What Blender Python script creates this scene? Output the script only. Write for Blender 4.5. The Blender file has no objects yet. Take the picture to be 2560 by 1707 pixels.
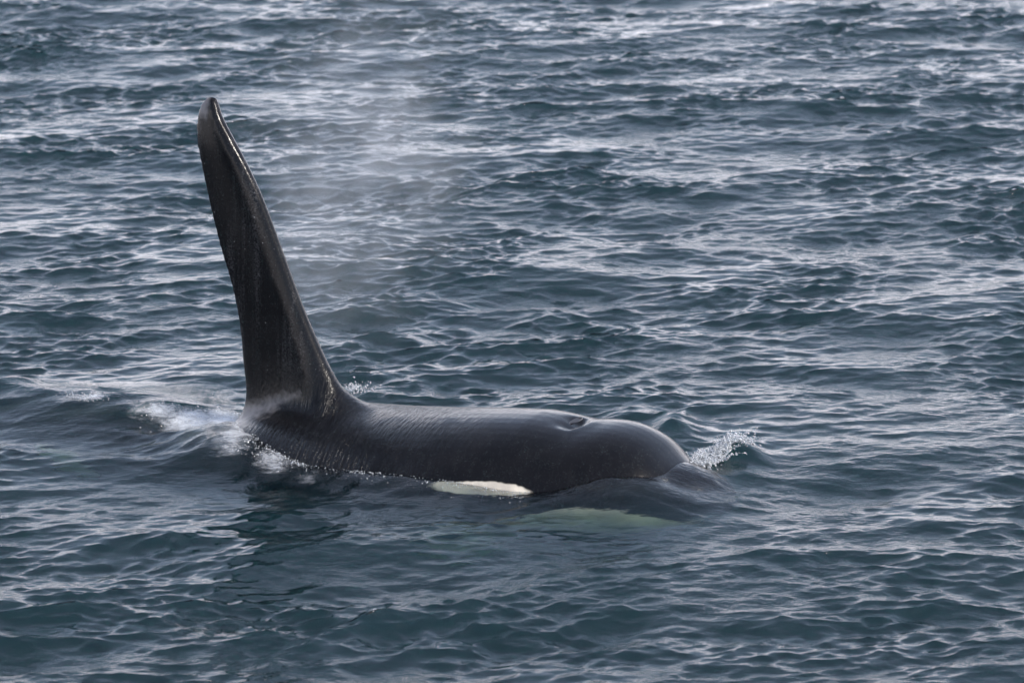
import bpy, bmesh, math
import numpy as np

# ------------------------------------------------------------------ camera
sc = bpy.context.scene
RNG = np.random.default_rng(7)
CAM = np.array([1.273, -20.0, 5.6])
FOCAL = 128.5
PXS = 36.0 / FOCAL / 2560.0
PITCH = math.atan2(5.6, 20.0) - math.atan((1098 - 853.5) * PXS)
cam_d = bpy.data.cameras.new('camera')
cam = bpy.data.objects.new('camera', cam_d)
sc.collection.objects.link(cam)
cam.location = CAM
cam.rotation_euler = (math.pi / 2 - PITCH, 0, 0)
cam_d.lens = FOCAL
cam_d.sensor_width = 36.0
cam_d.clip_start = 0.5
cam_d.clip_end = 8000
cam_d.dof.use_dof = True
cam_d.dof.focus_distance = 20.3
cam_d.dof.aperture_fstop = 3.6
sc.camera = cam

# ------------------------------------------------------------------ world, sun, exposure
SUN_EL = math.radians(40)
SUN_AZ = math.radians(66)          # measured from behind the camera (-Y) towards the right (+X)
SUN_DIR = np.array([math.sin(SUN_AZ) * math.cos(SUN_EL), -math.cos(SUN_AZ) * math.cos(SUN_EL), math.sin(SUN_EL)])
world = bpy.data.worlds.new('World')
sc.world = world
world.use_nodes = True
wn = world.node_tree
wn.nodes.clear()
w_out = wn.nodes.new('ShaderNodeOutputWorld')
w_bg = wn.nodes.new('ShaderNodeBackground')
w_sky = wn.nodes.new('ShaderNodeTexSky')
w_sky.sky_type = 'NISHITA'
w_sky.sun_disc = False
w_sky.sun_elevation = SUN_EL
w_sky.sun_rotation = math.pi - SUN_AZ
w_sky.air_density = 1.0
w_sky.dust_density = 1.0
w_sky.ozone_density = 1.5
w_mix = wn.nodes.new('ShaderNodeMix')        # thin overcast over the clear sky
w_mix.data_type = 'RGBA'
w_mix.inputs[7].default_value = (12.5, 11.9, 13.0, 1)
# cloud cover seen edge-on: denser towards the horizon, the same all round
w_tc = wn.nodes.new('ShaderNodeTexCoord')
w_sep = wn.nodes.new('ShaderNodeSeparateXYZ')
w_mr = wn.nodes.new('ShaderNodeMapRange')
w_mr.interpolation_type = 'SMOOTHERSTEP'
for i_, v_ in zip((1, 2, 3, 4), (0.04, 0.30, 0.72, 0.11)): w_mr.inputs[i_].default_value = v_
wn.links.new(w_tc.outputs['Generated'], w_sep.inputs[0])
wn.links.new(w_sep.outputs[2], w_mr.inputs[0])
wn.links.new(w_mr.outputs[0], w_mix.inputs[0])
w_bg.inputs['Strength'].default_value = 0.15
wn.links.new(w_sky.outputs[0], w_mix.inputs[6])
wn.links.new(w_mix.outputs[2], w_bg.inputs['Color'])
wn.links.new(w_bg.outputs[0], w_out.inputs[0])

sun_d = bpy.data.lights.new('sun', 'SUN')
sun_d.energy = 2.2
sun_d.angle = math.radians(7)
sun_d.color = (1.0, 0.93, 0.84)
sun = bpy.data.objects.new('sun', sun_d)
sc.collection.objects.link(sun)
from mathutils import Vector, Matrix
sun.rotation_euler = Vector(SUN_DIR).to_track_quat('Z', 'Y').to_euler()
sun.location = (9, -3, 9)

sc.view_settings.view_transform = 'Standard'
sc.view_settings.look = 'None'
sc.view_settings.gamma = 1.0
sc.view_settings.use_curve_mapping = False
sc.view_settings.exposure = 0.55
sc.render.engine = 'CYCLES'
sc.cycles.use_denoising = True
sc.cycles.max_bounces = 10
sc.cycles.transmission_bounces = 8
sc.cycles.volume_bounces = 2
sc.cycles.sample_clamp_indirect = 6.0

# ------------------------------------------------------------------ helpers
cP, sP = math.cos(PITCH), math.sin(PITCH)
def pixel_on_level(px, py, z=0.0):
    """where the line of sight through a photo pixel meets the level z"""
    d = np.array([0, cP, -sP]) + np.array([1, 0, 0]) * (px - 1280) * PXS - np.array([0, sP, cP]) * (py - 853.5) * PXS
    return CAM + d * ((z - CAM[2]) / d[2])
HEADING = math.radians(24)
FX, FY = math.cos(HEADING), -math.sin(HEADING)      # the whale's forward axis
NX, NY = math.sin(HEADING), math.cos(HEADING)       # its left side (away from the camera)
def to_world(u, v):
    return FX * u + NX * v, FY * u + NY * v

def sstep(a, b, x):
    t = np.clip((x - a) / (b - a), 0, 1)
    return t * t * (3 - 2 * t)

def mesh_from_arrays(name, co, quads):
    me = bpy.data.meshes.new(name)
    me.vertices.add(len(co))
    me.vertices.foreach_set('co', np.asarray(co, np.float32).ravel())
    q = np.asarray(quads, np.int32)
    me.loops.add(q.size)
    me.loops.foreach_set('vertex_index', q.ravel())
    me.polygons.add(len(q))
    me.polygons.foreach_set('loop_start', np.arange(len(q), dtype=np.int32) * q.shape[1])
    me.polygons.foreach_set('use_smooth', np.ones(len(q), bool))
    me.update(calc_edges=True)
    return me

def link(name, me, mat=None, parent=None, kind=None, label=None, cat=None):
    o = bpy.data.objects.new(name, me)
    sc.collection.objects.link(o)
    if mat: me.materials.append(mat)
    if parent: o.parent = parent
    if kind: o['kind'] = kind
    if label: o['label'] = label
    if cat: o['category'] = cat
    return o

class NT:
    """small node-tree builder"""
    def __init__(self, name):
        self.mat = bpy.data.materials.new(name)
        self.mat.use_nodes = True
        self.t = self.mat.node_tree
        self.t.nodes.clear()
        self.out = self.t.nodes.new('ShaderNodeOutputMaterial')
    def n(self, kind, **props):
        nd = self.t.nodes.new('ShaderNode' + kind)
        for k, v in props.items(): setattr(nd, k, v)
        return nd
    def l(self, a, b): self.t.links.new(a, b)
    def math(self, op, a, b=None, c=None, clamp=False):
        nd = self.n('Math', operation=op, use_clamp=clamp)
        for i, v in enumerate((a, b, c)):
            if v is None: continue
            if isinstance(v, (int, float)): nd.inputs[i].default_value = v
            else: self.l(v, nd.inputs[i])
        return nd.outputs[0]
    def ramp(self, x, lo, hi, a=0.0, b=1.0):
        nd = self.n('MapRange', interpolation_type='SMOOTHSTEP')
        self.l(x, nd.inputs[0])
        for i, v in zip((1, 2, 3, 4), (lo, hi, a, b)): nd.inputs[i].default_value = v
        return nd.outputs[0]
    def noise(self, vec, scale, detail=2.0, rough=0.5):
        nd = self.n('TexNoise')
        nd.inputs['Scale'].default_value = scale
        nd.inputs['Detail'].default_value = detail
        nd.inputs['Roughness'].default_value = rough
        if vec is not None: self.l(vec, nd.inputs['Vector'])
        return nd.outputs[0]
    def mapping(self, vec, rot=(0, 0, 0), scale=(1, 1, 1)):
        nd = self.n('Mapping')
        nd.inputs['Rotation'].default_value = rot
        nd.inputs['Scale'].default_value = scale
        self.l(vec, nd.inputs['Vector'])
        return nd.outputs[0]
    def attr(self, name):
        return self.n('Attribute', attribute_name=name).outputs['Fac']
    def mix(self, fac, a, b):
        nd = self.n('Mix', data_type='RGBA')
        if isinstance(fac, (int, float)): nd.inputs[0].default_value = fac
        else: self.l(fac, nd.inputs[0])
        for i, v in ((6, a), (7, b)):
            if isinstance(v, tuple): nd.inputs[i].default_value = (*v, 1)
            else: self.l(v, nd.inputs[i])
        return nd.outputs[2]
    def bump(self, h, strength, dist, normal=None):
        nd = self.n('Bump')
        nd.inputs['Distance'].default_value = dist
        if isinstance(strength, (int, float)): nd.inputs['Strength'].default_value = strength
        else: self.l(strength, nd.inputs['Strength'])
        self.l(h, nd.inputs['Height'])
        if normal is not None: self.l(normal, nd.inputs['Normal'])
        return nd.outputs[0]

# whale body stations (used by the body and by the water round it)
def smooth_interp(x, xp, fp, sig=0.03):
    g = np.arange(min(xp) - 0.3, max(xp) + 0.3, 0.01)
    v = np.interp(g, xp, fp)
    ker = np.exp(-0.5 * (np.arange(-12, 13) * 0.01 / sig) ** 2); ker /= ker.sum()
    v = np.convolve(np.pad(v, 12, 'edge'), ker, 'valid')
    return np.interp(x, g, v)

#        x     ztop   zbot   half width
ST = np.array([
    (2.680, -0.14, -0.17, 0.02), (2.665, -0.10, -0.23, 0.12), (2.64, -0.045, -0.29, 0.16), (2.61, 0.010, -0.36, 0.20),
    (2.56, 0.055, -0.44, 0.25), (2.48, 0.088, -0.50, 0.30), (2.42, 0.108, -0.55, 0.35), (2.380, 0.125, -0.58, 0.39), (2.335, 0.165, -0.60, 0.42),
    (2.280, 0.220, -0.63, 0.465), (2.222, 0.254, -0.66, 0.48), (2.160, 0.281, -0.69, 0.50), (2.100, 0.299, -0.71, 0.52),
    (2.010, 0.311, -0.75, 0.55), (1.92, 0.308, -0.79, 0.575), (1.80, 0.292, -0.83, 0.60), (1.68, 0.306, -0.87, 0.62), (1.55, 0.318, -0.91, 0.635),
    (1.30, 0.298, -0.98, 0.66), (1.00, 0.266, -1.02, 0.68), (0.70, 0.240, -1.04, 0.69), (0.40, 0.226, -1.04, 0.69),
    (0.0, 0.200, -1.02, 0.68), (-0.25, 0.115, -0.99, 0.65), (-0.45, 0.01, -0.97, 0.63), (-0.70, -0.03, -0.95, 0.59), (-1.1, -0.045, -0.88, 0.53),
    (-1.8, -0.12, -0.75, 0.42), (-2.6, -0.30, -0.66, 0.29), (-3.4, -0.38, -0.60, 0.17), (-4.1, -0.43, -0.55, 0.07)])[::-1]
def flank_half_width(u, z):
    """half width of the whale's body at station u and height z (0 where it does not reach)"""
    t, b, hwid = (smooth_interp(u, ST[:, 0], ST[:, k]) for k in (1, 2, 3))
    zm = 0.5 * (t + b)
    return hwid * np.sqrt(np.clip(1 - ((z - zm) / np.maximum(0.5 * (t - b), 1e-3)) ** 2, 0, 1))

# ------------------------------------------------------------------ water
def axis(a, b, da, db, far, ratio=1.22):
    """dense between a and b (step da -> db), then growing steps out to +-far"""
    pts = [a]
    while pts[-1] < b:
        t = (pts[-1] - a) / (b - a)
        pts.append(pts[-1] + da + (db - da) * t)
    lo, hi = [], []
    s, p = da, a
    while p > -far:
        s *= ratio; p -= s; lo.append(p)
    s, p = db, pts[-1]
    while p < far:
        s *= ratio; p += s; hi.append(p)
    arr = np.array(lo[::-1] + pts + hi)
    return arr, np.gradient(arr)

XS, DXS = axis(-4.8, 7.3, 0.018, 0.018, 3000)
YS, DYS = axis(-5.6, 18.0, 0.011, 0.021, 3000)

def wave_band(lmin, lmax, n, spread, wind, seed, slope, power=0.0):
    """random directional waves: returns height and the two horizontal crest-sharpening shifts on the grid"""
    r = np.random.default_rng(seed)
    lam = np.exp(r.uniform(math.log(lmin), math.log(lmax), n))
    k = 2 * np.pi / lam
    ang = wind + r.normal(0, spread, n)
    kx, ky = k * np.sin(ang), -k * np.cos(ang)
    amp = k ** (-1.0 + power)
    amp *= slope / math.sqrt(0.5 * np.sum((amp * k) ** 2))
    ph = r.uniform(0, 2 * np.pi, n)
    X = np.exp(1j * np.outer(XS, kx)) * np.exp(-np.outer(DXS, k / 3.2) ** 2)
    Y = np.exp(1j * (np.outer(YS, ky))) * np.exp(-np.outer(DYS, k / 3.2) ** 2)
    X, Y = X.astype(np.complex64), Y.astype(np.complex64)
    a = (amp * np.exp(1j * ph)).astype(np.complex64)
    h = ((Y * a) @ X.T).real
    dx = ((Y * (1j * a * kx / k).astype(np.complex64)) @ X.T).real
    dy = ((Y * (1j * a * ky / k).astype(np.complex64)) @ X.T).real
    return h, dx, dy

WIND = math.radians(13)
GX, GY = np.meshgrid(XS, YS)
LU = GX * FX + GY * FY               # whale-local coordinates of every water point
LV = GX * NX + GY * NY

def gust(lmin, lmax, seed):
    g = wave_band(lmin, lmax, 60, 0.9, WIND + 0.5, seed, 1.0, 0.9)[0]
    c = g[np.ix_(np.abs(YS - 6) < 12, np.abs(XS - 1.2) < 6)]
    return (g - c.mean()) / c.std()
G1, G2 = gust(2.0, 6.0, 21), gust(0.9, 2.5, 22)

# calmer water on the whale's near side and over its head
calm = 0.45 * np.exp(-(((LU - 0.7) / 1.8) ** 2 + ((LV + 1.35) / 0.95) ** 2) ** 1.5)
calm = np.maximum(calm, 0.5 * np.exp(-(((LU - 2.3) / 0.7) ** 2 + ((LV + 0.3) / 0.5) ** 2)))
calm = np.maximum(calm, 0.5 * 0.6 * np.exp(-(((LU + 1.3) / 0.9) ** 2 + ((LV + 0.35) / 0.45) ** 2)))
m_mid = np.clip(1 + 0.30 * G1, 0.45, 1.7) * (1 - 0.45 * calm)
m_small = np.clip(1 + 0.24 * G1 + 0.22 * G2, 0.62, 1.8) * (1 - 0.75 * calm)
m_tiny = np.clip(1 + 0.34 * G2 + 0.24 * G1, 0.58, 2.1) * (1 - 0.85 * calm)
H = np.zeros_like(GX); SX = np.zeros_like(GX); SY = np.zeros_like(GX)
for (lmin, lmax, n, spread, seed, slope, mod, chop) in (
        (1.5, 4.5, 90, 0.45, 1, 0.040, 1.0 - 0.4 * calm, 1.0),
        (0.5, 1.5, 350, 0.50, 2, 0.088, m_mid, 1.15),
        (0.17, 0.5, 1300, 0.58, 3, 0.122, m_small, 1.2),
        (0.05, 0.17, 3000, 0.55, 4, 0.195, m_tiny, 1.15)):
    h, dx, dy = wave_band(lmin, lmax, n, spread, WIND, seed, slope)
    if seed == 3: h_small = h
    H += h * mod; SX += dx * mod * chop; SY += dy * mod * chop

# water heaped up by the whale: over the rostrum, beside the head, over the tail stock
def hump(u, v, su, sv, a, rot=0.0, p=1.0):
    c, s = math.cos(rot), math.sin(rot)
    du, dv = LU - u, LV - v
    return a * np.exp(-(((du * c + dv * s) / su) ** 2 + ((-du * s + dv * c) / sv) ** 2) ** p)
near_whale = np.exp(-(np.maximum(0, np.abs(LU - 0.6) - 2.0) ** 2 / 0.2 + np.maximum(0, np.abs(LV) - 0.5) ** 2 / 0.15))
H *= 1 - 0.45 * near_whale
lap_band = (LU > -0.4) & (LU < 2.1) & (LV < 0) & (LV > -1.2)
lap_d = np.zeros_like(H)
lap_d[lap_band] = np.exp(-((-LV[lap_band] - flank_half_width(LU[lap_band], 0.0)) / 0.16) ** 2) * sstep(-0.4, 0.2, LU[lap_band]) * sstep(2.1, 1.7, LU[lap_band])
H *= 1 - 0.72 * lap_d
H += hump(2.38, -0.03, 0.30, 0.42, 0.090)
H += hump(2.16, -0.40, 0.36, 0.20, 0.105)
H += hump(1.05, -0.60, 0.85, 0.17, 0.060)
H += hump(-0.28, -0.28, 0.30, 0.28, 0.090, -0.3)
H += hump(-0.02, -0.52, 0.32, 0.22, 0.085, 0.3)
H += hump(-1.15, 0.02, 0.95, 0.42, 0.125) * np.clip(1 + 10 * h_small, 0.6, 1.5)
H += hump(-1.95, 0.10, 0.30, 0.25, 0.050)
H += hump(-0.52, -0.18, 0.30, 0.16, -0.06, 0.5)
# a thin sheet of water running over the snout follows its shape
sn = (LU > 2.2) & (LU < 2.75) & (np.abs(LV) < 0.5)
t_, b_, w_ = (smooth_interp(LU[sn], ST[:, 0], ST[:, k]) for k in (1, 2, 3))
surf = 0.5 * (t_ + b_) + 0.5 * (t_ - b_) * np.sqrt(np.clip(1 - (LV[sn] / np.maximum(w_, 1e-3)) ** 2, 0, 1))
film = surf + 0.014 * sstep(2.30, 2.42, LU[sn]) - 0.05 * sstep(2.42, 2.28, LU[sn])
k_ = 0.03
hs = H[sn]
mxx = np.maximum(hs, film); mnn = np.minimum(hs, film)
H[sn] = mxx + k_ * np.log1p(np.exp(-(mxx - mnn) / k_)) - k_ * 0.15
bow = hump(1.95, 0.98, 0.15, 0.34, 0.085, 0.35) + hump(2.50, 0.60, 0.15, 0.30, 0.075, 0.5) + hump(1.62, 1.12, 0.12, 0.22, 0.05, -0.4)
H += bow * np.clip(1 + 14 * h_small, 0.35, 1.9)

# foam: churned water behind the fin, along the flank, by the bow
foam = np.zeros_like(H)
def foam_blob(px, py, z, rx, ry, a, slant=0.0):
    global foam
    p = pixel_on_level(px, py, z)
    dx, dy = GX - p[0], GY - p[1]
    dy = dy - slant * dx
    foam = np.maximum(foam, a * np.exp(-((dx / rx) ** 2 + (dy / ry) ** 2)))
for b in ((480, 1040, .10, .28, .17, .86), (560, 1050, .08, .18, .26, .92), (400, 1022, .12, .18, .12, .74),
          (350, 1018, .13, .14, .12, .62), (620, 1085, .06, .14, .30, .82), (590, 1125, .04, .20, .40, .68), (690, 1155, .05, .16, .22, .66), (770, 1182, .04, .18, .14, .50),
          (230, 990, .14, .12, .07, .8), (540, 1000, .05, .20, .20, .5), (470, 985, 0, .4, .25, .45),
          (880, 965, .0, .14, .30, .62), (960, 1000, .0, .22, .16, .40), (760, 1180, .0, .14, .10, .5),
          (900, 1193, .0, .24, .05, .6), (1060, 1203, .0, .16, .05, .55), (1200, 1226, .0, .22, .05, .42),
          (1760, 1150, .04, .12, .22, .7), (1830, 1110, .04, .10, .20, .6),
          (1500, 1195, .05, .25, .06, .40)):
    foam_blob(*b)
u_in = (LU > -0.35) & (LU < 1.95) & (LV < 0) & (LV > -1.0)
edge = np.zeros_like(H)
edge[u_in] = -LV[u_in] - flank_half_width(LU[u_in], H[u_in])
foam[u_in] = np.maximum(foam[u_in], (0.52 * np.exp(-((edge[u_in] - 0.015) / 0.05) ** 2)) * sstep(-0.35, -0.1, LU[u_in]) * sstep(1.95, 1.2, LU[u_in]))
churn = wave_band(0.05, 0.13, 900, 3.0, 0.0, 31, 1.0)[0]
H += churn * 0.24 * np.clip(foam - 0.15, 0, 1)

co = np.stack([GX + SX, GY + SY, H], -1).reshape(-1, 3)
ny, nx = GX.shape
idx = np.arange(ny * nx).reshape(ny, nx)
quads = np.stack([idx[:-1, :-1], idx[:-1, 1:], idx[1:, 1:], idx[1:, :-1]], -1).reshape(-1, 4)
# close the sea into a body of water: four sides and a bottom 40 m down
rim = np.concatenate([idx[0, :], idx[1:, -1], idx[-1, -2::-1], idx[-2:0:-1, 0]])
low = co[rim].copy(); low[:, 2] = -40.0
base = len(co)
co = np.concatenate([co, low])
m = len(rim)
a0 = np.arange(m); a1 = (a0 + 1) % m
sides = np.stack([rim[a0], base + a0, base + a1, rim[a1]], -1)
# bottom: strips between the front edge and the back edge
fr = base + np.arange(nx)
bk = base + (nx - 1) + (ny - 1) + np.arange(nx)
bk = bk[::-1]
bottom = np.stack([fr[:-1], bk[:-1], bk[1:], fr[1:]], -1)
me = mesh_from_arrays('water', co, np.concatenate([quads, sides, bottom]))
at = me.attributes.new('foam', 'FLOAT', 'POINT')
at.data.foreach_set('value', np.concatenate([foam.ravel(), np.zeros(m)]).astype(np.float32))

w = NT('sea_water')
geo = w.n('NewGeometry').outputs['Position']
pos_s = w.mapping(geo, scale=(0.55, 1.0, 1.0))
rip = w.noise(pos_s, 34.0, 3.0, 0.55)
patch = w.ramp(w.noise(geo, 0.9, 2.0), 0.38, 0.62)
fm = w.attr('foam')
f_n = w.noise(w.mapping(geo, rot=(0, 0, 0.35), scale=(0.55, 1.15, 1.0)), 30.0, 7.0, 0.72)
f_n2 = w.noise(w.mapping(geo, rot=(0, 0, 0.35), scale=(0.5, 1.3, 1.0)), 8.0, 4.0, 0.65)
f_v = w.math('ADD', w.math('MULTIPLY', f_n, 0.75), w.math('MULTIPLY', f_n2, 0.35))
foam_mask = w.ramp(w.math('ADD', fm, w.math('SUBTRACT', f_v, 0.62)), 0.34, 0.86)
foam_mask = w.math('MULTIPLY', w.math('MULTIPLY', foam_mask, 0.85), w.ramp(fm, 0.08, 0.3))
nrm = w.bump(rip, w.math('ADD', w.math('MULTIPLY', patch, 0.6), 0.3), 0.007)
nrm = w.bump(f_n, w.math('MULTIPLY', w.ramp(fm, 0.15, 0.6), 0.9), 0.02, nrm)
pw = w.n('BsdfPrincipled')
pw.inputs['Base Color'].default_value = (1, 1, 1, 1)
pw.inputs['Roughness'].default_value = 0.0
pw.inputs['IOR'].default_value = 1.333
pw.inputs['Transmission Weight'].default_value = 1.0
w.l(nrm, pw.inputs['Normal'])
pf = w.n('BsdfPrincipled')
pf.inputs['Base Color'].default_value = (0.78, 0.80, 0.82, 1)
pf.inputs['Roughness'].default_value = 0.4
w.l(nrm, pf.inputs['Normal'])
mx = w.n('MixShader')
w.l(foam_mask, mx.inputs[0]); w.l(pw.outputs[0], mx.inputs[1]); w.l(pf.outputs[0], mx.inputs[2])
w.l(mx.outputs[0], w.out.inputs['Surface'])
vs = w.n('VolumeScatter'); vs.inputs['Color'].default_value = (0.09, 0.20, 0.28, 1); vs.inputs['Density'].default_value = 1.1
va = w.n('VolumeAbsorption'); va.inputs['Color'].default_value = (0.30, 0.56, 0.47, 1); va.inputs['Density'].default_value = 2.5
ad = w.n('AddShader')
w.l(vs.outputs[0], ad.inputs[0]); w.l(va.outputs[0], ad.inputs[1]); w.l(ad.outputs[0], w.out.inputs['Volume'])
water = link('water', me, w.mat, kind='structure', label='choppy blue grey sea water with pale sky glints', cat='water')

# ------------------------------------------------------------------ orca
root = bpy.data.objects.new('orca', None)
sc.collection.objects.link(root)
root.rotation_euler = (0, 0, -HEADING)
root['label'] = 'black male orca surfacing with a very tall upright dorsal fin'
root['category'] = 'orca'

def loft(rings):
    """rings: list of (n,3) arrays -> verts, faces (quads + end fans)"""
    n = len(rings[0]); V = np.concatenate(rings); F = []
    for i in range(len(rings) - 1):
        for j in range(n):
            k = (j + 1) % n
            F.append((i * n + j, i * n + k, (i + 1) * n + k, (i + 1) * n + j))
    F.append(tuple(range(n))[::-1]); F.append(tuple(range((len(rings) - 1) * n, len(rings) * n)))
    return V, F

xs = np.concatenate([np.arange(-4.1, 2.0, 0.06), np.arange(2.0, 2.685, 0.012)])
zt = smooth_interp(xs, ST[:, 0], ST[:, 1], 0.03); zb = smooth_interp(xs, ST[:, 0], ST[:, 2], 0.06); hw = smooth_interp(xs, ST[:, 0], ST[:, 3], 0.05)
th = np.linspace(0, 2 * np.pi, 64, endpoint=False)
rings = []
for x, t, b, wd in zip(xs, zt, zb, hw):
    zm = b + 0.5 * (t - b)
    c, s = np.cos(th), np.sin(th)
    y = wd * np.sign(c) * np.abs(c) ** 0.85
    z = zm + np.where(s > 0, t - zm, zm - b) * np.sign(s) * np.abs(s) ** 0.85
    rings.append(np.stack([np.full_like(y, x), y, z], -1))
parts = [loft(rings)]

# dorsal fin, sections from inside the body up to the rounded tip
LEAD = np.array([(0.62, 0.10), (0.55, 0.20), (0.455, 0.268), (0.384, 0.300), (0.325, 0.365), (0.262, 0.470), (0.192, 0.610), (0.118, 0.770), (0.044, 0.950),
                 (-0.030, 1.135), (-0.150, 1.420), (-0.248, 1.595), (-0.334, 1.725), (-0.402, 1.825), (-0.424, 1.880), (-0.448, 1.922)])
TRAIL = np.array([(-0.36, -0.10), (-0.33, 0.02), (-0.300, 0.116), (-0.282, 0.20), (-0.276, 0.342), (-0.276, 0.529), (-0.298, 0.714), (-0.340, 0.896), (-0.401, 1.076),
                  (-0.460, 1.279), (-0.518, 1.527), (-0.545, 1.660), (-0.556, 1.745), (-0.550, 1.835), (-0.536, 1.882), (-0.505, 1.922)])
tl = np.linspace(0, 1, len(LEAD)); tt = np.linspace(0, 1, 90)
def crv(P): return np.stack([np.interp(tt, tl, P[:, 0]), np.interp(tt, tl, P[:, 1])], -1)
def crv_s(P):
    C = crv(P); k = np.ones(5) / 5
    return np.stack([np.convolve(np.pad(C[:, i], 2, 'edge'), k, 'valid') for i in (0, 1)], -1)
Lc, Tc = crv_s(LEAD), crv_s(TRAIL)
hgt = np.array([(0, .27), (.07, .22), (.13, .165), (.2, .125), (.27, .098), (.33, .080), (.42, .064), (.6, .052), (.75, .046), (.9, .036), (.96, .032), (1.0, .026)])
# section outline along the chord: rounded leading edge, ridge a quarter back, hollowed face, thin trailing edge
sec = np.array([(0, 0), (.015, .38), (.05, .66), (.11, .88), (.18, 1.0), (.235, 1.05), (.28, .99), (.34, .86), (.45, .70), (.60, .62), (.75, .55), (.88, .42), (.96, .28), (1.0, .10)])
rings = []
for i, t in enumerate(tt):
    half = np.interp(t, hgt[:, 0], hgt[:, 1])
    P, Q = Lc[i], Tc[i]
    zmid = 0.5 * (P[1] + Q[1])
    lean = 0.045 * max(0, (zmid - 1.60) / 0.35) ** 2 - 0.01 * math.sin(zmid * 2.2)
    up = [(P + (Q - P) * s, half * a) for s, a in sec]
    pts = [(p[0], lean - a, p[1]) for p, a in up] + [(p[0], lean + a, p[1]) for p, a in up[::-1]]
    pts = [pts[j] for j in range(len(pts))]
    rings.append(np.array(pts))
rings.append(rings[-1] * 0.5 + rings[-1].mean(0) * 0.5 + np.array([0, 0.002, 0.012]))
parts.append(loft(rings))

# pectoral flippers and flukes, under water
def paddle(base, tip, chord_dir, chords, thick):
    base, tip, cd = map(np.array, (base, tip, chord_dir))
    ax = tip - base
    nrm_ = np.cross(ax, cd); nrm_ /= np.linalg.norm(nrm_)
    rs = []
    for t, c in chords:
        o = base + ax * t
        rs.append(np.array([o + cd * (c * math.cos(a) * 0.5) + nrm_ * (thick * math.sin(a) * (0.4 + 0.6 * c / chords[1][1])) for a in np.linspace(0, 2 * np.pi, 24, endpoint=False)]))
    return loft(rs)
for sgn in (-1, 1):
    parts.append(paddle((1.45, sgn * 0.42, -0.62), (0.85, sgn * 1.15, -1.10), (0.86, 0.25 * sgn, -0.2),
                        [(0, .40), (.25, .48), (.5, .58), (.75, .60), (.9, .48), (.98, .25), (1.0, .08)], 0.05))
    parts.append(paddle((-4.0, 0.0, -0.49), (-4.45, sgn * 1.05, -0.52), (1, 0, 0),
                        [(0, .62), (.25, .58), (.5, .45), (.75, .30), (.92, .16), (1.0, .04)], 0.035))
bm = bmesh.new()
for V, Fq in parts:
    vs_ = [bm.verts.new(v) for v in V]
    for f in Fq:
        bm.faces.new([vs_[i] for i in f])
bmesh.ops.recalc_face_normals(bm, faces=bm.faces)
tmp = bpy.data.meshes.new('tmp'); bm.to_mesh(tmp); bm.free()
to = bpy.data.objects.new('tmp', tmp); sc.collection.objects.link(to)
md = to.modifiers.new('r', 'REMESH'); md.mode = 'VOXEL'; md.voxel_size = 0.0135
dg = bpy.context.evaluated_depsgraph_get()
body = bpy.data.meshes.new_from_object(to.evaluated_get(dg))
bpy.data.objects.remove(to); bpy.data.meshes.remove(tmp)
body.name = 'body'
nv = len(body.vertices)
vc = np.empty(nv * 3, np.float32); body.vertices.foreach_get('co', vc); vc = vc.reshape(-1, 3).astype(float)
ed = np.empty(len(body.edges) * 2, np.int32); body.edges.foreach_get('vertices', ed); ed = ed.reshape(-1, 2)
deg = np.bincount(ed.ravel(), minlength=nv)[:, None]
def lap(v):
    s = np.zeros_like(v)
    for c in range(3):
        s[:, c] = np.bincount(ed[:, 0], v[ed[:, 1], c], nv) + np.bincount(ed[:, 1], v[ed[:, 0], c], nv)
    return s / deg - v
# fillet where the fin grows out of the back
wj = np.exp(-((vc[:, 2] - 0.22) / 0.14) ** 2) * np.exp(-(np.maximum(0, np.abs(vc[:, 0] - 0.05) - 0.55) / 0.15) ** 2) * np.exp(-(vc[:, 1] / 0.34) ** 2)
for i in range(60):
    vc += lap(vc) * (0.75 * wj)[:, None]
for i in range(4):
    vc += lap(vc) * 0.5
    vc -= lap(vc) * 0.52
# blowhole: a crescent hollow behind the melon, with a low swelling behind it
u, v = vc[:, 0] - 1.79, vc[:, 1]
top = sstep(0.15, 0.25, vc[:, 2])
uc = u + 1.6 * v * v
vc[:, 2] -= top * 0.034 * np.exp(-(v / 0.10) ** 4) * np.where(uc > 0, np.exp(-(uc / 0.030) ** 2), np.exp(-(uc / 0.075) ** 2))
vc[:, 2] += top * 0.008 * np.exp(-(v / 0.13) ** 2) * np.exp(-((uc - 0.07) / 0.05) ** 2)
body.vertices.foreach_set('co', vc.astype(np.float32).ravel())
body.polygons.foreach_set('use_smooth', np.ones(len(body.polygons), bool))
body.update()
X, Y, Z = vc[:, 0], vc[:, 1], vc[:, 2]
# colour pattern: signed fields, positive inside a white or grey area
eyep = 1 - np.sqrt(((X - 1.46) / 0.28) ** 2 + ((Z - 0.016 - 0.07 * (X - 1.4)) / 0.052) ** 2)
eyep[np.abs(Y) < 0.2] = -1
chin_line = np.interp(X, [-4, -2.2, -1.3, -0.2, 0.9, 1.3, 1.6, 1.75, 1.9, 2.05, 2.2, 2.35, 2.45, 2.6], [-.75, -.62, -.80, -1.0, -0.95, -.52, -.36, -.20, -.085, -.060, -.08, -.14, -.22, -.32])
chin = (chin_line - Z) * 6
flank = 1 - np.sqrt(((X + 1.15) / 0.24) ** 2 + ((Z + 0.40 + 0.35 * (X + 1.15)) / 0.09) ** 2)
flank[np.abs(Y) < 0.15] = -1
white = np.maximum(np.maximum(eyep, np.clip(chin, -1, 1)), flank)
white[np.abs(Y) > 0.72] = -1
band_saddle_tip_light = np.minimum(0.195 + (X + 0.28) * 0.30 - Z, Z - (0.02 + (X + 0.30) * 0.62)) * 6  # pale band rising along the fin base
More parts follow.
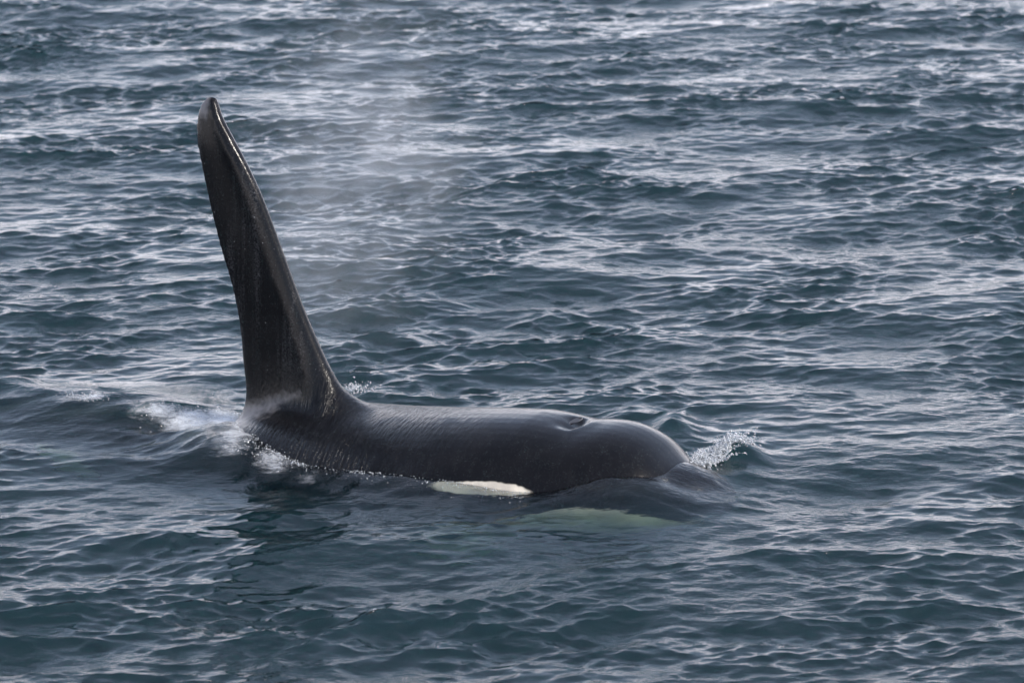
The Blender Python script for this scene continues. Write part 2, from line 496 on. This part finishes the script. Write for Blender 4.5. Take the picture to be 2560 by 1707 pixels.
band_saddle_tip_light = np.minimum(np.minimum(band_saddle_tip_light, (0.16 - X) * 2.2), (X + 0.5) * 4)
band_saddle_tip_light = np.maximum(np.where(X < 0.15, band_saddle_tip_light, -1), np.where(Z < 0.2, 0.9 - np.sqrt(((X + 0.40) / 0.20) ** 2 + (Y / 0.35) ** 2 + (np.minimum(0, Z) / 0.2) ** 2), -1))
band_saddle_tip_light = np.maximum(band_saddle_tip_light, np.clip(np.minimum((Z - 1.80) * 7, (-0.475 - X) * 14), -1, 0.45))      # light on the leaning tip put into its colour
wr = np.exp(-((X - 0.45) / 0.75) ** 2) * sstep(0.55, 0.30, Z)
for nm, arr in (('white', white), ('band_saddle_tip_light', band_saddle_tip_light), ('wrinkle', wr), ('fin', sstep(0.30, 0.55, Z))):
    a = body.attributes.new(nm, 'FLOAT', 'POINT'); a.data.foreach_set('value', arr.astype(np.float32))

s = NT('orca_skin')
obj_co = s.n('TexCoord').outputs['Object']
edge_n = s.noise(obj_co, 22.0, 3.0)
edge_o = s.math('MULTIPLY', s.math('SUBTRACT', edge_n, 0.5), 0.30)
m_white = s.ramp(s.math('ADD', s.attr('white'), edge_o), -0.06, 0.10)
m_pale = s.ramp(s.math('ADD', s.attr('band_saddle_tip_light'), s.math('MULTIPLY', edge_o, 2.2)), -0.15, 0.45)
mott = s.noise(obj_co, 5.0, 4.0, 0.6)
skin = s.mix(s.ramp(mott, 0.35, 0.7), (0.003, 0.003, 0.0035), (0.006, 0.0055, 0.006))
streak = s.noise(s.mapping(obj_co, rot=(0, math.radians(-14), 0), scale=(14, 10, 0.9)), 1.6, 4.0, 0.6)
skin = s.mix(s.math('MULTIPLY', s.ramp(streak, 0.48, 0.75), 0.5), skin, (0.011, 0.0105, 0.0105))
speck = s.ramp(s.noise(obj_co, 130.0, 2.0, 0.7), 0.56, 0.74)
skin = s.mix(s.math('MULTIPLY', speck, s.math('ADD', s.math('MULTIPLY', s.ramp(streak, 0.42, 0.62), 0.45), 0.03)), skin, (0.050, 0.072, 0.070))
fin_m = s.attr('fin')
fs = s.noise(s.mapping(obj_co, rot=(0, math.radians(-14), 0), scale=(11, 6, 0.55)), 1.3, 5.0, 0.62)
fsp = s.noise(obj_co, 85.0, 3.0, 0.75)
fin_k = s.math('MULTIPLY', s.ramp(fs, 0.46, 0.66), s.ramp(fsp, 0.40, 0.68))
skin = s.mix(s.math('MULTIPLY', fin_m, fin_k), skin, (0.055, 0.052, 0.052))
skin = s.mix(s.math('MULTIPLY', fin_m, s.ramp(fsp, 0.66, 0.76)), skin, (0.13, 0.125, 0.125))
skin = s.mix(m_pale, skin, (0.20, 0.185, 0.178))
skin = s.mix(m_white, skin, s.mix(s.ramp(mott, 0.4, 0.65), (0.82, 0.73, 0.58), (0.60, 0.53, 0.43)))
vor = s.n('TexVoronoi'); vor.inputs['Scale'].default_value = 95.0
s.l(obj_co, vor.inputs['Vector'])
sepc = s.n('SeparateColor'); s.l(vor.outputs['Color'], sepc.inputs[0])
drop = s.math('MULTIPLY', s.ramp(vor.outputs['Distance'], 0.22, 0.08), s.ramp(sepc.outputs[0], 0.62, 0.66))
skin = s.mix(s.math('MULTIPLY', drop, 0.05), skin, (0.5, 0.5, 0.5))
p = s.n('BsdfPrincipled')
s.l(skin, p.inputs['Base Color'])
p.inputs['IOR'].default_value = 1.33
rgh = s.math('ADD', s.math('MULTIPLY', s.noise(obj_co, 9.0, 3.0), 0.16), 0.10)
s.l(rgh, p.inputs['Roughness'])
wrk = s.noise(s.mapping(obj_co, rot=(0, math.radians(38), 0), scale=(30, 5.0, 3.6)), 1.7, 4.0, 0.66)
wrk.node.inputs['Distortion'].default_value = 0.7
fine = s.noise(obj_co, 75.0, 3.0, 0.6)
n1 = s.bump(wrk, s.math('MULTIPLY', s.math('MULTIPLY', s.attr('wrinkle'), s.ramp(mott, 0.2, 0.52)), 1.0), 0.013)
n2 = s.bump(fine, 0.28, 0.004, n1)
n3 = s.bump(drop, 0.35, 0.003, n2)
s.l(n3, p.inputs['Normal'])
p.inputs['Specular IOR Level'].default_value = 0.32
p.inputs['Coat Weight'].default_value = 0.2
p.inputs['Coat Roughness'].default_value = 0.07
p.inputs['Coat IOR'].default_value = 1.33
s.l(s.bump(s.noise(obj_co, 40.0, 2.0), 0.25, 0.006, n1), p.inputs['Coat Normal'])
s.l(p.outputs[0], s.out.inputs['Surface'])
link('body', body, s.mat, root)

bh = bmesh.new()      # dark crescent of the blowhole, sunk in its hollow
ring_o, ring_i = [], []
for k in range(17):
    a = -1 + 2 * k / 16
    vy = a * 0.075
    uu = 1.785 - 1.6 * vy * vy
    wdt = 0.020 * math.sqrt(max(0.02, 1 - a * a))
    zz = 0.333 - 0.10 * vy * vy
    ring_o.append(bh.verts.new((uu + wdt, vy, zz - 0.020)))
    ring_i.append((bh.verts.new((uu, vy, zz - 0.030)), bh.verts.new((uu - wdt * 1.5, vy, zz - 0.022))))
for k in range(16):
    bh.faces.new((ring_o[k], ring_o[k + 1], ring_i[k + 1][0], ring_i[k][0]))
    bh.faces.new((ring_i[k][0], ring_i[k + 1][0], ring_i[k + 1][1], ring_i[k][1]))
bme = bpy.data.meshes.new('blowhole'); bh.to_mesh(bme); bh.free()
bmat = NT('blowhole_skin'); bp = bmat.n('BsdfPrincipled')
bl = bmat.noise(bmat.n('TexCoord').outputs['Object'], 30.0)
bmat.l(bmat.mix(bl, (0.010, 0.007, 0.006), (0.022, 0.015, 0.012)), bp.inputs['Base Color']); bp.inputs['Roughness'].default_value = 0.35
bmat.l(bp.outputs[0], bmat.out.inputs['Surface'])
link('blowhole', bme, bmat.mat, root)

# ------------------------------------------------------------------ splashes and spray
bm = bmesh.new(); bmesh.ops.create_icosphere(bm, subdivisions=1, radius=1.0)
ICO_V = np.array([v.co for v in bm.verts]); ICO_F = np.array([[v.index for v in f.verts] for f in bm.faces]); bm.free()
def blobs(name, cen, rad, stretch, mat, **kw):
    n = len(cen)
    r = RNG
    ax = r.normal(0, 1, (n, 3)); ax /= np.linalg.norm(ax, axis=1)[:, None]
    V = ICO_V[None] * rad[:, None, None] * (1 + 0.25 * r.normal(0, 1, (n, len(ICO_V), 1)))
    d = np.einsum('nij,nj->ni', V, ax)
    V = V + ax[:, None] * d[:, :, None] * stretch[:, None, None]
    V = V + cen[:, None]
    F = ICO_F[None] + (np.arange(n) * len(ICO_V))[:, None, None]
    return link(name, mesh_from_arrays(name, V.reshape(-1, 3), F.reshape(-1, 3)), mat, **kw)
sp = NT('splash_water')
spb = sp.n('BsdfPrincipled')
spb.inputs['Base Color'].default_value = (0.92, 0.94, 0.95, 1)
sp.l(sp.math('ADD', sp.math('MULTIPLY', sp.noise(sp.n('NewGeometry').outputs['Position'], 40.0), 0.2), 0.02), spb.inputs['Roughness'])
spb.inputs['IOR'].default_value = 1.333
spb.inputs['Transmission Weight'].default_value = 0.6
sp.l(spb.outputs[0], sp.out.inputs['Surface'])

def water_z(x, y):
    i = np.clip(np.searchsorted(XS, x), 0, nx - 1); j = np.clip(np.searchsorted(YS, y), 0, ny - 1)
    return H[j, i]
def thrown(path, n, height, width, rmin, rmax):
    """drops thrown up along a line on the water; path = photo pixels on the water level"""
    P = np.array([pixel_on_level(px, py, z)[:2] for px, py, z in path])
    t = RNG.uniform(0, len(P) - 1.001, n); i = t.astype(int); f = (t - i)[:, None]
    b = P[i] * (1 - f) + P[i + 1] * f + RNG.normal(0, width, (n, 2))
    hh = np.abs(RNG.normal(0, 1, n)) * height
    r = np.exp(RNG.uniform(math.log(rmin), math.log(rmax), n))
    return np.concatenate([b, (water_z(b[:, 0], b[:, 1]) + hh)[:, None]], 1), r
def strands(path, n, per, length, width, r0, out):
    """torn threads of water leaving the surface, each a tapering chain of small drops"""
    c0, _ = thrown(path, n, 0.006, width, r0, r0)
    C, Rr = [], []
    for p0 in c0:
        d = np.array(out) + RNG.normal(0, 0.55, 3) * np.array([1, 1, 0.4]); d[2] = abs(d[2])
        L = length * RNG.uniform(0.25, 1.0) ** 1.5
        t = np.sort(RNG.uniform(0, 1, per)) ** 1.3
        wob = np.cumsum(RNG.normal(0, 0.0035, (per, 3)), 0)
        q = p0 + d * (t * L)[:, None] + wob
        q[:, 2] -= 0.9 * L * t * t * 0.6
        C.append(q); Rr.append(r0 * np.exp(RNG.normal(0, 0.45, per)) * (1.1 - 0.75 * t))
    return np.concatenate(C), np.concatenate(Rr)
bow_path = [(1722, 1172, .04), (1765, 1155, .05), (1800, 1132, .06), (1862, 1112, .05)]
c1, r1 = strands(bow_path, 150, 26, 0.145, 0.035, 0.0030, (0.35, 0.1, 0.8))
c2, r2 = thrown(bow_path, 600, 0.022, 0.05, 0.0012, 0.0048)
c, r = np.concatenate([c1, c2]), np.concatenate([r1, r2])
blobs('bow_splash', c, r, RNG.uniform(0, 2.5, len(c)), sp.mat, kind='stuff', label='white splash of broken water thrown up ahead of the head', cat='splash')
cc, rr = [], []
for path, n, h, wd, ra, rb in (
        ([(165, 985, .13), (250, 1000, .13)], 300, .012, .03, .001, .004),
        ([(420, 1030, .10), (500, 1040, .1), (590, 1040, .08)], 420, .010, .07, .0008, .0035),
        ([(600, 1070, .04), (650, 1140, .0), (740, 1178, .0)], 420, .008, .07, .0008, .0032),
        ([(870, 960, .02), (905, 985, .02)], 220, .02, .05, .001, .005)):
    a, b = thrown(path, n, h, wd, ra, rb); cc.append(a); rr.append(b)
n = 800        # bubbles where the water laps against the flank
uu = RNG.uniform(-0.2, 1.75, n)
uu = uu[RNG.uniform(0, 1, n) < 0.25 + 0.75 * (np.sin(uu * 7.3) * np.sin(uu * 3.1 + 1) > -0.1)]
vv = -flank_half_width(uu, 0.02) - np.abs(RNG.normal(0, 0.07, len(uu))) - 0.005
wx, wy = to_world(uu, vv)
cc.append(np.stack([wx, wy, water_z(wx, wy) + 0.001], -1)); rr.append(np.exp(RNG.uniform(math.log(.0010), math.log(.0034), len(uu))))
c, r = np.concatenate(cc), np.concatenate(rr)
blobs('wake_froth', c, r, RNG.uniform(0, 1.2, len(c)), sp.mat, kind='stuff', label='white froth and bubbles in the wake behind the dorsal fin', cat='froth')

# drops hanging in the air round the fin and the spent blow
n = 420
c = np.stack([RNG.normal(0.15, 0.9, n), RNG.uniform(-0.9, 1.2, n), np.abs(RNG.normal(0.9, 0.65, n)) + 0.3], -1)
blobs('spray_droplets', c, np.exp(RNG.uniform(math.log(.0007), math.log(.0021), n)), np.zeros(n), sp.mat, kind='stuff',
      label='tiny bright droplets of spray drifting beside the tall fin', cat='spray')

# the fading cloud of breath
ms = NT('breath_mist')
mo = ms.n('TexCoord').outputs['Object']
sep = ms.n('SeparateXYZ'); ms.l(mo, sep.inputs[0])
ln = ms.n('VectorMath', operation='LENGTH'); ms.l(mo, ln.inputs[0])
fall = ms.ramp(ln.outputs['Value'], 0.95, 0.1)
puff = ms.ramp(ms.noise(ms.mapping(mo, scale=(1.3, 1.3, 1.6)), 2.1, 6.0, 0.66), 0.38, 0.70)
dens = ms.math('MULTIPLY', ms.math('MULTIPLY', fall, puff), 0.92)
pv = ms.n('VolumePrincipled')
pv.inputs['Color'].default_value = (0.95, 0.95, 0.97, 1)
ms.l(dens, pv.inputs['Density'])
ms.l(pv.outputs[0], ms.out.inputs['Volume'])
bm = bmesh.new(); bmesh.ops.create_icosphere(bm, subdivisions=3, radius=1.0)
mme = bpy.data.meshes.new('breath_mist'); bm.to_mesh(mme); bm.free()
mist = link('breath_mist', mme, ms.mat, kind='stuff', label='thin pale mist of breath drifting beside the dorsal fin', cat='mist')
mist.location = (0.36, 1.3, 1.30)
mist.scale = (0.95, 0.8, 1.5)
mist.rotation_euler = (0, math.radians(14), 0)
